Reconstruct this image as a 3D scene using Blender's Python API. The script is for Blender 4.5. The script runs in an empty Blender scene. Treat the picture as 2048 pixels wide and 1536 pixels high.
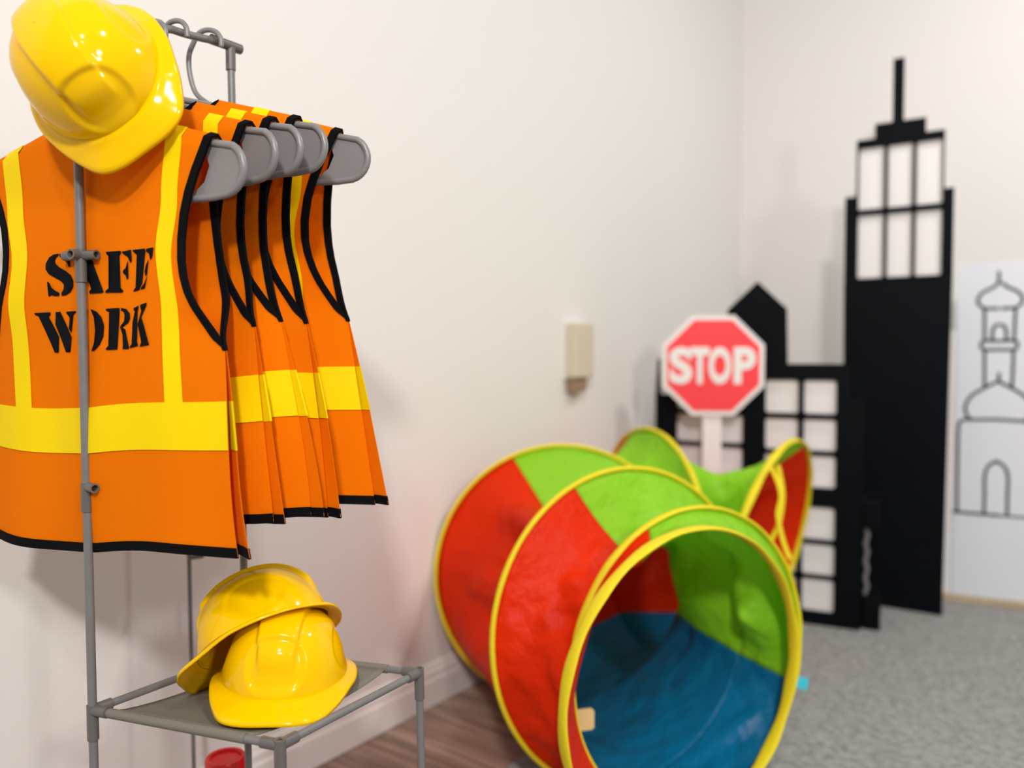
import bpy, bmesh, math, random
from mathutils import Vector, Matrix, noise
import mathutils.geometry as mg

random.seed(4)
sc = bpy.context.scene
C = sc.collection
V = Vector

# ------------------------------------------------------------------ camera
FPX, PITCH, CAMH = 1600.0, math.atan(56 / 1600), 0.8
cam = bpy.data.cameras.new('camera')
cam_o = bpy.data.objects.new('camera', cam)
C.objects.link(cam_o)
cam_o.location = (0, 0, CAMH)
cam_o.rotation_euler = (math.pi / 2 - PITCH, 0, 0)
cam.sensor_width = 36
cam.lens = FPX / 2048 * 36
cam.clip_start = 0.02
cam.dof.use_dof = True
cam.dof.focus_distance = 0.93
cam.dof.aperture_fstop = 2.0
sc.camera = cam_o

# ------------------------------------------------------------------ world, lights, exposure
w = bpy.data.worlds.new('room_light')
sc.world = w
w.use_nodes = True
w.node_tree.nodes['Background'].inputs[0].default_value = (1.0, 0.98, 0.96, 1)
w.node_tree.nodes['Background'].inputs[1].default_value = 0.37
sc.view_settings.view_transform = 'Standard'
sc.view_settings.look = 'None'
sc.view_settings.exposure = -0.18
sc.view_settings.gamma = 1
sc.view_settings.use_curve_mapping = False


def lamp(name, loc, target, size, energy, col=(1, 0.965, 0.92), spread=180):
    d = bpy.data.lights.new(name, 'AREA')
    d.shape = 'DISK'
    d.size = size
    d.energy = energy
    d.color = col
    d.spread = math.radians(spread)
    o = bpy.data.objects.new(name, d)
    C.objects.link(o)
    o.location = loc
    o.rotation_euler = (V(target) - V(loc)).to_track_quat('-Z', 'Y').to_euler()
    return o


lamp('ceiling_spot', (1.75, -1.75, 2.2), (-0.3, 1.2, 0.6), 0.42, 42)
lamp('ceiling_spot', (0.0, -1.5, 2.3), (0.7, 2.4, 0.6), 0.25, 58)
lamp('ceiling_downlight', (0.55, 0.1, 2.5), (0.45, 0.5, 0), 0.16, 11)
lamp('ceiling_downlight', (1.5, 1.5, 2.5), (1.6, 2.0, 0.6), 0.16, 20)
lamp('ceiling_downlight', (-0.15, -0.9, 2.5), (-0.1, 0.4, 0), 0.16, 10)

# ------------------------------------------------------------------ measuring helpers
FW = V((0, math.cos(PITCH), -math.sin(PITCH)))
UP = V((0, math.sin(PITCH), math.cos(PITCH)))
EYE = V((0, 0, CAMH))


def ray(px, py):
    return FW + V((1, 0, 0)) * ((px - 1024) / FPX) + UP * ((768 - py) / FPX)


def at(px, py, d):
    r = ray(px, py)
    return EYE + r * (d / r.y)


def on_floor(px, py, z=0.0):
    r = ray(px, py)
    return EYE + r * ((z - CAMH) / r.z)


def on_plane(px, py, P0, ex):
    """(along, height) on the upright plane through P0 with horizontal direction ex"""
    n = V((-ex.y, ex.x, 0))
    r = ray(px, py)
    P = EYE + r * ((P0 - EYE).dot(n) / r.dot(n))
    return (P - P0).dot(ex), P.z


# ------------------------------------------------------------------ materials
def mat(name, col, rough=0.5, spec=0.5, metal=0, coat=0, trans=0, bump=None, var=None, sheen=0):
    """bump=(scale, strength, distance); var=(scale, amount)"""
    m = bpy.data.materials.new(name)
    m.use_nodes = True
    nt = m.node_tree
    N, L = nt.nodes, nt.links
    b = N['Principled BSDF']
    b.inputs['Base Color'].default_value = (*col, 1)
    b.inputs['Roughness'].default_value = rough
    b.inputs['Specular IOR Level'].default_value = spec
    b.inputs['Metallic'].default_value = metal
    b.inputs['Coat Weight'].default_value = coat
    b.inputs['Coat Roughness'].default_value = 0.05
    b.inputs['Sheen Weight'].default_value = sheen
    tc = N.new('ShaderNodeTexCoord')
    if var:
        n = N.new('ShaderNodeTexNoise')
        n.inputs['Scale'].default_value = var[0]
        n.inputs['Detail'].default_value = 5
        L.new(tc.outputs['Object'], n.inputs['Vector'])
        r = N.new('ShaderNodeValToRGB')
        k = var[1]
        r.color_ramp.elements[0].position = 0.3
        r.color_ramp.elements[1].position = 0.7
        r.color_ramp.elements[0].color = (*[c * (1 - k) for c in col], 1)
        r.color_ramp.elements[1].color = (*[min(1, c * (1 + k)) for c in col], 1)
        L.new(n.outputs['Fac'], r.inputs['Fac'])
        L.new(r.outputs['Color'], b.inputs['Base Color'])
    if bump:
        n = N.new('ShaderNodeTexNoise')
        n.inputs['Scale'].default_value = bump[0]
        n.inputs['Detail'].default_value = 3
        L.new(tc.outputs['Object'], n.inputs['Vector'])
        bp = N.new('ShaderNodeBump')
        bp.inputs['Strength'].default_value = bump[1]
        bp.inputs['Distance'].default_value = bump[2]
        L.new(n.outputs['Fac'], bp.inputs['Height'])
        L.new(bp.outputs['Normal'], b.inputs['Normal'])
    if trans:
        t = N.new('ShaderNodeBsdfTranslucent')
        t.inputs['Color'].default_value = (*col, 1)
        mx = N.new('ShaderNodeMixShader')
        mx.inputs[0].default_value = trans
        L.new(b.outputs[0], mx.inputs[1])
        L.new(t.outputs[0], mx.inputs[2])
        L.new(mx.outputs[0], N['Material Output'].inputs['Surface'])
    return m


def twill(m, scale=420, strength=0.5):
    """fine diagonal weave relief for a cloth"""
    nt = m.node_tree
    N, L = nt.nodes, nt.links
    tc = N.new('ShaderNodeTexCoord')
    mp = N.new('ShaderNodeMapping')
    mp.inputs['Rotation'].default_value = (0, math.radians(40), 0)
    wv = N.new('ShaderNodeTexWave')
    wv.inputs['Scale'].default_value = scale
    wv.inputs['Distortion'].default_value = 0.6
    bp = N.new('ShaderNodeBump')
    bp.inputs['Strength'].default_value = strength
    bp.inputs['Distance'].default_value = 0.0004
    L.new(tc.outputs['Object'], mp.inputs['Vector'])
    L.new(mp.outputs['Vector'], wv.inputs['Vector'])
    L.new(wv.outputs['Fac'], bp.inputs['Height'])
    L.new(bp.outputs['Normal'], N['Principled BSDF'].inputs['Normal'])
    return m


def wood(name, col, seed):
    m = bpy.data.materials.new(name)
    m.use_nodes = True
    nt = m.node_tree
    N, L = nt.nodes, nt.links
    b = N['Principled BSDF']
    b.inputs['Roughness'].default_value = 0.45
    tc = N.new('ShaderNodeTexCoord')
    mp = N.new('ShaderNodeMapping')
    mp.inputs['Scale'].default_value = (2.2, 34, 34)
    mp.inputs['Location'].default_value = (seed * 3.1, seed * 1.7, 0)
    n = N.new('ShaderNodeTexNoise')
    n.inputs['Scale'].default_value = 1.6
    n.inputs['Detail'].default_value = 6
    n.inputs['Distortion'].default_value = 0.7
    r = N.new('ShaderNodeValToRGB')
    r.color_ramp.elements[0].position = 0.32
    r.color_ramp.elements[1].position = 0.68
    r.color_ramp.elements[0].color = (*[c * 0.55 for c in col], 1)
    r.color_ramp.elements[1].color = (*[c * 1.35 for c in col], 1)
    L.new(tc.outputs['Object'], mp.inputs['Vector'])
    L.new(mp.outputs['Vector'], n.inputs['Vector'])
    L.new(n.outputs['Fac'], r.inputs['Fac'])
    L.new(r.outputs['Color'], b.inputs['Base Color'])
    return m


M = {
    'wall': mat('wall_paint', (0.775, 0.75, 0.722), 0.75, 0.3, bump=(260, 0.12, 0.002)),
    'white_trim': mat('trim_paint', (0.80, 0.77, 0.74), 0.4, 0.5),
    'tan_trim': mat('tan_wood_strip', (0.52, 0.40, 0.26), 0.5, 0.4, var=(30, 0.12)),
    'carpet': mat('grey_carpet', (0.35, 0.345, 0.335), 0.95, 0.1, bump=(420, 0.9, 0.006), var=(60, 0.34), sheen=0.2),
    'subfloor': mat('dark_subfloor', (0.05, 0.035, 0.028), 0.8, 0.2),
    'orange': twill(mat('orange_polyester', (1.0, 0.245, 0.001), 0.8, 0.06, trans=0.30)),
    'yellow_band': mat('yellow_fluorescent_tape', (0.95, 0.70, 0.001), 0.6, 0.12, trans=0.12, bump=(700, 0.1, 0.0003)),
    'black_bind': mat('black_binding', (0.004, 0.004, 0.005), 0.8, 0.06, bump=(1200, 0.4, 0.0006)),
    'ink': mat('black_print', (0.004, 0.005, 0.007), 0.7, 0.06),
    'hat': mat('yellow_plastic', (0.95, 0.575, 0.0), 0.10, 0.24, coat=0.0, trans=0.12),
    'tube': mat('grey_tube_plastic', (0.165, 0.16, 0.157), 0.36, 0.5, var=(60, 0.06)),
    'joint': mat('grey_joint_plastic', (0.12, 0.108, 0.10), 0.4, 0.5),
    'hanger': mat('grey_hanger_plastic', (0.20, 0.192, 0.195), 0.32, 0.5, bump=(160, 0.08, 0.001)),
    'shelf_cloth': mat('grey_shelf_cloth', (0.20, 0.185, 0.15), 0.8, 0.2, bump=(900, 0.4, 0.0006), trans=0.1),
    'green': mat('lime_nylon', (0.40, 0.80, 0.035), 0.42, 0.22, trans=0.42, bump=(30, 0.5, 0.02)),
    'red': mat('red_nylon', (0.88, 0.036, 0.002), 0.42, 0.15, trans=0.35, bump=(30, 0.4, 0.02)),
    'blue': mat('blue_nylon', (0.002, 0.22, 0.48), 0.36, 0.35, trans=0.30, bump=(22, 0.5, 0.02)),
    'ring': mat('yellow_sleeve', (0.90, 0.74, 0.02), 0.55, 0.3, trans=0.15, bump=(120, 0.3, 0.003)),
    'cyan': mat('cyan_webbing', (0.02, 0.45, 0.62), 0.5, 0.4),
    'cream': mat('cream_cloth', (0.72, 0.52, 0.24), 0.8, 0.2),
    'black_board': mat('black_painted_board', (0.0022, 0.0030, 0.0048), 0.55, 0.08, var=(6, 0.15)),
    'white_pane': mat('white_paper', (0.80, 0.77, 0.765), 0.7, 0.2),
    'paper': mat('drawing_paper', (0.74, 0.755, 0.80), 0.75, 0.2, bump=(6, 0.25, 0.01)),
    'sign_red': mat('sign_red', (0.93, 0.055, 0.07), 0.5, 0.3),
    'sign_white': mat('sign_white', (0.82, 0.78, 0.77), 0.5, 0.3),
    'beige': mat('beige_plastic', (0.62, 0.55, 0.43), 0.5, 0.4),
    'tan_plastic': mat('tan_plastic', (0.30, 0.20, 0.13), 0.5, 0.4),
    'red_plastic': mat('red_plastic', (0.72, 0.008, 0.012), 0.3, 0.5),
    'hole': mat('tube_hollow', (0.01, 0.01, 0.01), 0.8, 0.1),
}
WOODS = [wood('plank_wood_%s' % n, c, i) for i, (n, c) in enumerate(
    (('a', (0.30, 0.20, 0.155)), ('b', (0.36, 0.25, 0.195)), ('c', (0.25, 0.16, 0.125))))]


# ------------------------------------------------------------------ mesh helpers
def obj(name, verts, faces, m, parent=None, smooth=False):
    me = bpy.data.meshes.new(name)
    me.from_pydata([tuple(v) for v in verts], [], faces)
    me.materials.append(m)
    if smooth:
        me.polygons.foreach_set('use_smooth', [True] * len(me.polygons))
    me.update()
    o = bpy.data.objects.new(name, me)
    C.objects.link(o)
    if parent:
        o.parent = parent
    return o


def obm(name, bm, m, parent=None, smooth=False):
    bmesh.ops.recalc_face_normals(bm, faces=bm.faces)
    me = bpy.data.meshes.new(name)
    bm.to_mesh(me)
    bm.free()
    me.materials.append(m)
    if smooth:
        me.polygons.foreach_set('use_smooth', [True] * len(me.polygons))
    o = bpy.data.objects.new(name, me)
    C.objects.link(o)
    if parent:
        o.parent = parent
    return o


def tag(o, label=None, cat=None, group=None, kind=None):
    for k, v in (('label', label), ('category', cat), ('group', group), ('kind', kind)):
        if v:
            o[k] = v
    return o


def empty(name, loc=(0, 0, 0), rot=None):
    o = bpy.data.objects.new(name, None)
    o.empty_display_size = 0.05
    C.objects.link(o)
    o.matrix_world = Matrix.Translation(V(loc)) @ (rot.to_4x4() if rot else Matrix())
    return o


def bevel(o, wd, seg=2):
    md = o.modifiers.new('bevel', 'BEVEL')
    md.width = wd
    md.segments = seg
    md.limit_method = 'ANGLE'
    return o


def box(name, a, b, m, parent=None, bv=0):
    x0, y0, z0 = a
    x1, y1, z1 = b
    vs = [(x, y, z) for z in (z0, z1) for x, y in ((x0, y0), (x1, y0), (x1, y1), (x0, y1))]
    o = obj(name, vs, [(3, 2, 1, 0), (4, 5, 6, 7), (0, 1, 5, 4), (1, 2, 6, 5), (2, 3, 7, 6), (3, 0, 4, 7)], m, parent)
    if bv:
        bevel(o, bv)
    return o


def frames(pts, closed=False):
    n = len(pts)
    T = []
    for i in range(n):
        a = pts[(i - 1) % n] if (closed or i > 0) else pts[i]
        b = pts[(i + 1) % n] if (closed or i < n - 1) else pts[i]
        T.append((b - a).normalized())
    return T


def sweep(pts, section, up, closed=False, caps=True):
    """section: list of (side, up) offsets; returns verts, faces"""
    pts = [V(p) for p in pts]
    T = frames(pts, closed)
    vs, fs = [], []
    k = len(section)
    prev = V(up)
    for p, t in zip(pts, T):
        s = t.cross(prev)
        if s.length < 1e-6:
            s = t.orthogonal()
        s.normalize()
        u = s.cross(t).normalized()
        prev = u
        for a, b in section:
            vs.append(p + s * a + u * b)
    n = len(pts)
    for i in range(n if closed else n - 1):
        j = (i + 1) % n
        for q in range(k):
            r = (q + 1) % k
            fs.append((i * k + q, i * k + r, j * k + r, j * k + q))
    if caps and not closed:
        fs.append(tuple(range(k - 1, -1, -1)))
        fs.append(tuple((n - 1) * k + q for q in range(k)))
    return vs, fs


def circ(rx, ry=None, n=12):
    ry = ry or rx
    return [(rx * math.cos(2 * math.pi * i / n), ry * math.sin(2 * math.pi * i / n)) for i in range(n)]


def tube(name, pts, r, m, parent=None, n=12, closed=False, up=(0, 0, 1), smooth=True):
    pts = [V(p) for p in pts]
    t = (pts[1] - pts[0]).normalized()
    if abs(t.dot(V(up))) > 0.95:
        up = (0, 1, 0.01)
    vs, fs = sweep(pts, circ(r, None, n), up, closed)
    o = obj(name, vs, fs, m, parent, smooth)
    if smooth:
        md = o.modifiers.new('edge', 'EDGE_SPLIT')
        md.split_angle = math.radians(50)
    return o


def pipe_sleeve(name, a, b, r, m, parent, hollow=False, n=14):
    """a connector sleeve; hollow = with an open bore at the b end"""
    a, b = V(a), V(b)
    t = (b - a).normalized()
    s = t.orthogonal().normalized()
    u = t.cross(s)
    prof = [(0.0, 0.0), (0.0, r), ((b - a).length, r)]
    prof += [((b - a).length, r * 0.68), ((b - a).length * 0.35, r * 0.66), ((b - a).length * 0.35, 0)] if hollow \
        else [((b - a).length, 0.0)]
    vs, fs = [], []
    for l, rr in prof:
        for i in range(n):
            an = 2 * math.pi * i / n
            vs.append(a + t * l + (s * math.cos(an) + u * math.sin(an)) * max(rr, 1e-5))
    for j in range(len(prof) - 1):
        for i in range(n):
            k = (i + 1) % n
            fs.append((j * n + i, j * n + k, (j + 1) * n + k, (j + 1) * n + i))
    o = obj(name, vs, fs, m, parent, True)
    md = o.modifiers.new('edge', 'EDGE_SPLIT')
    md.split_angle = math.radians(40)
    return o


def smooth_pts(P, sub=8, closed=False):
    P = [V(p) for p in P]
    n = len(P)
    out = []
    for i in range(n if closed else n - 1):
        g = (lambda k: P[k % n]) if closed else (lambda k: P[max(0, min(n - 1, k))])
        a, b, c, d = g(i - 1), g(i), g(i + 1), g(i + 2)
        for j in range(sub):
            t = j / sub
            out.append(0.5 * ((2 * b) + (c - a) * t + (2 * a - 5 * b + 4 * c - d) * t * t + (3 * b - a - 3 * c + d) * t ** 3))
    if not closed:
        out.append(P[-1])
    return out


def prism(name, outline, thick, m, parent, holes=(), y0=0.0):
    """board cut from a 2D outline (x, z), lying from y0 to y0+thick in local Y (negative Y faces the camera)"""
    loops = [[V((x, z, 0)) for x, z in outline]] + [[V((x, z, 0)) for x, z in h] for h in holes]
    flat = [p for l in loops for p in l]
    tris = mg.tessellate_polygon(loops)
    n = len(flat)
    vs = [(p.x, y0, p.y) for p in flat] + [(p.x, y0 + thick, p.y) for p in flat]
    fs = [tuple(t) for t in tris] + [tuple(n + i for i in reversed(t)) for t in tris]
    k = 0
    for l in loops:
        q = len(l)
        for i in range(q):
            j = (i + 1) % q
            fs.append((k + i, k + j, n + k + j, n + k + i))
        k += q
    bm = bmesh.new()
    me = bpy.data.meshes.new('tmp')
    me.from_pydata(vs, [], fs)
    bm.from_mesh(me)
    bpy.data.meshes.remove(me)
    bmesh.ops.remove_doubles(bm, verts=bm.verts, dist=1e-6)
    return obm(name, bm, m, parent)


def sstep(a, b, x):
    t = max(0.0, min(1.0, (x - a) / (b - a)))
    return t * t * (3 - 2 * t)


def interp(tab, x):
    if x <= tab[0][0]:
        return tab[0][1]
    for (a, p), (b, q) in zip(tab, tab[1:]):
        if x <= b:
            t = (x - a) / (b - a)
            return p + (q - p) * (t * t * (3 - 2 * t))
    return tab[-1][1]


# ================================================================== the setting
ANG = math.radians(36.5)
DL = V((math.sin(ANG), math.cos(ANG), 0))       # along the left wall, into depth
NL = V((math.cos(ANG), -math.sin(ANG), 0))      # out of the left wall, into the room
WL = -1.229                                     # left wall: p . NL
WB = 3.259                                      # back wall: p . DL
ROT = Matrix((NL, DL, (0, 0, 1))).transposed()  # room axes: x = NL, y = DL


def room(name, a, b, m, parent=None, bv=0):
    o = box(name, a, b, m, None, bv)
    o.matrix_world = ROT.to_4x4()
    if parent:
        o.parent = parent
        o.matrix_parent_inverse = ROT.to_4x4().inverted()
    return o


tag(room('wall_left', (WL - 0.12, -2.6, 0), (WL, WB + 0.12, 2.6), M['wall']),
    'off-white painted wall running back along the left', 'wall', kind='structure')
tag(room('wall_back', (WL, WB, 0), (WL + 5.5, WB + 0.12, 2.6), M['wall']),
    'off-white painted end wall behind the black cardboard city', 'wall', kind='structure')
floor = tag(room('floor', (WL - 0.12, -2.6, -0.08), (WL + 5.5, WB + 0.12, -0.012), M['subfloor']),
            'brown wood plank floor along the left wall', 'floor', kind='structure')
# planks run square to the left wall
PW = 0.118
k = 0
y = -0.35
while y < WB:
    joint = (0.45, 0.78, 0.30, 0.62)[k % 4]
    for x0, x1 in ((WL + 0.014, WL + joint), (WL + joint + 0.002, WL + 1.25)):
        random.seed(k * 7 + int(x0 * 100))
        p = room('plank', (x0, y, -0.012), (x1, y + PW - 0.0018, random.uniform(-0.0008, 0)), random.choice(WOODS), floor, 0.0012)
    y += PW
    k += 1
box_big = room('floor_board_field', (WL + 1.252, -2.6, -0.012), (WL + 5.5, WB, -0.001), WOODS[1], floor)
box_near = room('floor_board_field', (WL + 0.014, -2.6, -0.012), (WL + 1.25, -0.352, -0.001), WOODS[0], floor)
# baseboard with a moulded top
prof = [(0, 0), (0.013, 0), (0.013, 0.058), (0.010, 0.064), (0.010, 0.076), (0.0065, 0.083), (0.004, 0.093), (0, 0.095)]


def board(name, p0, p1, n, m, scale=1.0):
    p0, p1, n = V(p0), V(p1), V(n)
    vs = [p + n * a * scale + V((0, 0, b * scale)) for p in (p0, p1) for a, b in prof]
    q = len(prof)
    fs = [(i, (i + 1) % q, q + (i + 1) % q, q + i) for i in range(q)] + [tuple(range(q - 1, -1, -1)), tuple(range(q, 2 * q))]
    return tag(obj(name, vs, fs, m), kind='structure')


tag(board('baseboard_left', NL * WL + DL * -2.6, NL * WL + DL * (WB - 0.014), NL, M['white_trim']),
    'white moulded baseboard at the foot of the left wall', 'baseboard')
tag(board('baseboard_back', NL * WL + DL * WB, NL * (WL + 5.5) + DL * WB, -DL, M['white_trim']),
    'white moulded baseboard at the foot of the end wall', 'baseboard')

# grey carpet on top of the boards, its edge parallel to the left wall
e0 = on_floor(1040, 1520).dot(NL)
carpet = room('carpet', (e0, -0.9, -0.001), (WL + 5.4, WB - 0.02, 0.004), M['carpet'])
tag(carpet, 'grey speckled carpet under the play tunnel and cardboard city', 'carpet', kind='structure')

# ================================================================== garment rack
A0 = at(185, 1420, 0.9)
SZ = A0.z
B0 = on_floor(492, 1306, SZ)
F0 = on_floor(560, 1490, SZ)
R0 = on_floor(838, 1345, SZ)
A1 = at(150, 60, 0.9)
A1.z = 1.15
B1 = at(461, 92, B0.y)
RT = 0.0049


def rail_pt(t):
    p = A1.lerp(B1, t)
    p.z = interp(((0, 1.150), (0.3, 1.176), (0.6, 1.203), (1, B1.z)), t)
    return p


rack = tag(empty('garment_rack', (A0.x, A0.y, 0)), 'grey plastic tube clothes rack with a small cloth shelf', 'clothes rack')
OFF = Matrix.Translation(-V((A0.x, A0.y, 0)))


def to_thing(o, root):
    """o was built in world coordinates: keep it there under root"""
    o.parent = root
    o.matrix_parent_inverse = root.matrix_world.inverted()
    return o


def rk(o):
    return to_thing(o, rack)


def foot(p, q):      # continue the line q->p down to the floor
    t = (p - q)
    return p + t * (p.z / -t.z) + V((0, 0, 0.0)) if abs(t.z) > 1e-6 else V((p.x, p.y, 0))


Af = foot(A0, A1)
Bf = V((B0.x + 0.004, B0.y, 0))
Ff = on_floor(565, 1530, 0).copy()
Ff = V((F0.x + 0.003, F0.y, 0))
Rf = V((R0.x + 0.008, R0.y, 0))
rk(tube('post', [Af, A0, A1], RT, M['tube']))
rk(tube('post', [Bf, B0, B1], RT, M['tube']))
rk(tube('leg', [Ff, F0 - V((0, 0, 0.002))], RT, M['tube']))
rk(tube('leg', [Rf, R0 - V((0, 0, 0.002))], RT, M['tube']))
rk(tube('rail', [rail_pt(i / 24) for i in range(25)], RT, M['tube']))
for a, b in ((A0, F0), (F0, R0), (R0, B0), (B0, A0)):
    rk(tube('shelf_bar', [a, b], RT * 0.92, M['tube']))
    d = (b - a).normalized()
    rk(pipe_sleeve('connector', a + d * 0.002, a + d * 0.022, RT * 1.28, M['joint'], None))
    rk(pipe_sleeve('connector', b - d * 0.022, b - d * 0.002, RT * 1.28, M['joint'], None))
for a, low in ((A0, Af), (B0, Bf), (F0, Ff), (R0, Rf)):
    d = (low - a).normalized()
    rk(pipe_sleeve('connector', a + d * 0.034, a - d * 0.006, RT * 1.3, M['joint'], None, hollow=a in (F0, R0)))
# bored cross joint on the front post, and the single stub lower down
def post_at(py):
    best = min((abs((EYE - EYE).z) + abs(project(A0.lerp(A1, i / 400))[1] - py), i) for i in range(401))
    return A0.lerp(A1, best[1] / 400)


def project(p):
    d = p - EYE
    z = d.dot(FW)
    return 1024 + FPX * d.x / z, 768 - FPX * d.dot(UP) / z


J = post_at(512)
ax = (F0 - A0).normalized()
fr = V((ax.y, -ax.x, 0))           # towards the camera
rk(pipe_sleeve('connector', J + V((0, 0, 0.007)), J - V((0, 0, 0.030)), RT * 1.3, M['joint'], None))
rk(pipe_sleeve('connector', J - ax * 0.002, J - ax * 0.024, RT * 1.1, M['joint'], None, True))
rk(pipe_sleeve('connector', J + ax * 0.002, J + ax * 0.023, RT * 1.1, M['joint'], None, True))
rk(pipe_sleeve('connector', J + fr * 0.002, J + fr * 0.014, RT * 1.2, M['joint'], None, True))
J = post_at(972)
st = (ax + fr * 0.35).normalized()
rk(pipe_sleeve('connector', J + V((0, 0, 0.004)), J - V((0, 0, 0.028)), RT * 1.3, M['joint'], None))
rk(pipe_sleeve('connector', J + st * 0.003, J + st * 0.020, RT * 1.1, M['joint'], None, True))
# tee at the far end of the rail
rd = (rail_pt(1) - rail_pt(0.96)).normalized()
rk(pipe_sleeve('connector', B1 - rd * 0.030, B1 + rd * 0.016, RT * 1.35, M['joint'], None, True))
rk(pipe_sleeve('connector', B1 - V((0, 0, 0.002)), B1 - V((0, 0, 0.032)), RT * 1.3, M['joint'], None))
rd = (rail_pt(0.04) - rail_pt(0)).normalized()
rk(pipe_sleeve('connector', A1 + rd * 0.030, A1 - rd * 0.042, RT * 1.35, M['joint'], None))
# cloth shelf slung between the front and the back bar, slightly sagging, open at both sides
vs, fs = [], []
NX, NY = 16, 12
for j in range(NY + 1):
    v = j / NY
    for i in range(NX + 1):
        u = 0.10 + 0.73 * i / NX
        p = A0.lerp(F0, u).lerp(B0.lerp(R0, u), v)
        p.z -= 0.012 * math.sin(math.pi * v) ** 0.7 - 0.003
        vs.append(p)
for j in range(NY):
    for i in range(NX):
        a = j * (NX + 1) + i
        fs.append((a, a + 1, a + NX + 2, a + NX + 1))
sh = rk(obj('shelf_cloth', vs, fs, M['shelf_cloth'], None, True))
md = sh.modifiers.new('thick', 'SOLIDIFY')
md.thickness = 0.0015
# hem sleeve of the cloth round the two bars
for a, b in ((A0, F0), (B0, R0)):
    rk(tube('cloth_hem', [a.lerp(b, 0.10), a.lerp(b, 0.83)], RT * 1.12, M['shelf_cloth']))

# ================================================================== hangers and vests
ROWZ = -0.598


def hang_bar(x):
    return -0.083 - 0.281 * abs(x)


def make_hanger(label, P, ex):
    ey = V((ex.y, -ex.x, 0))
    rot = Matrix((ex, -ey, (0, 0, 1))).transposed()
    root = tag(empty('clothes_hanger', P, rot), label, 'hanger', 'grey plastic hangers on the rack')
    h = [(0.017, -0.0095), (0.0165, 0.000), (0.010, 0.009), (-0.002, 0.0125), (-0.014, 0.009), (-0.023, -0.004),
         (-0.029, -0.020), (-0.0275, -0.044), (-0.019, -0.068), (0.0, -0.083)]
    tube('hook', smooth_pts([(x, 0, z) for x, z in h], 6), 0.0033, M['hanger'], root, up=(0, 1, 0))
    rim = []
    cx, cz, r = 0.188, -0.161, 0.0265
    right = [(0.0, -0.083), (0.09, hang_bar(0.09)), (0.178, hang_bar(0.178))]
    for i in range(1, 12):
        an = math.radians(75 - 165 * i / 12)
        right.append((cx + r * math.cos(an), cz + r * math.sin(an)))
    right += [(0.175, -0.1885), (0.09, -0.1885), (0.0, -0.1885)]
    left = [(-x, z) for x, z in right[1:-1]][::-1]
    rim = [V((x, 0, z)) for x, z in right + left]
    tube('rim', rim, 0.0042, M['hanger'], root, n=10, closed=True, up=(0, 1, 0))
    for s in (1, -1):
        web = [(s * x, z) for x, z in ([(0.134, hang_bar(0.134))] + right[2:14] + [(0.120, -0.1885)] +
                                       [(0.148, -0.183), (0.163, -0.172), (0.170, -0.156), (0.165, -0.140), (0.152, -0.129)])]
        prism('end_web', web, 0.0024, M['hanger'], root, y0=-0.0012)
    prism('neck_web', [(0, -0.083), (0.075, hang_bar(0.075)), (0.052, -0.112), (0, -0.104), (-0.052, -0.112), (-0.075, hang_bar(0.075))],
          0.0024, M['hanger'], root, y0=-0.0012)
    return root


WBK = ((0, 0.180), (0.04, 0.170), (0.08, 0.160), (0.13, 0.150), (0.18, 0.143), (0.24, 0.139), (0.29, 0.139), (0.33, 0.142), (0.37, 0.148),
       (0.41, 0.156), (0.45, 0.166), (0.49, 0.177), (0.515, 0.184), (0.75, 0.198), (1, 0.212))
WFR = ((0, 0.180), (0.04, 0.174), (0.08, 0.168), (0.13, 0.161), (0.18, 0.157), (0.24, 0.154), (0.29, 0.154), (0.33, 0.156), (0.37, 0.160),
       (0.41, 0.166), (0.45, 0.173), (0.49, 0.180), (0.515, 0.185), (0.75, 0.208), (1, 0.228))


def lin(tab, x):
    for (a, p), (b, q) in zip(tab, tab[1:]):
        if x <= b:
            return p + (q - p) * (max(x, a) - a) / (b - a)
    return tab[-1][1]


STRX = ((0, 0.128), (0.15, 0.120), (0.28, 0.110), (0.42, 0.118), (0.64, 0.121))
UN = 0.36


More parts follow.
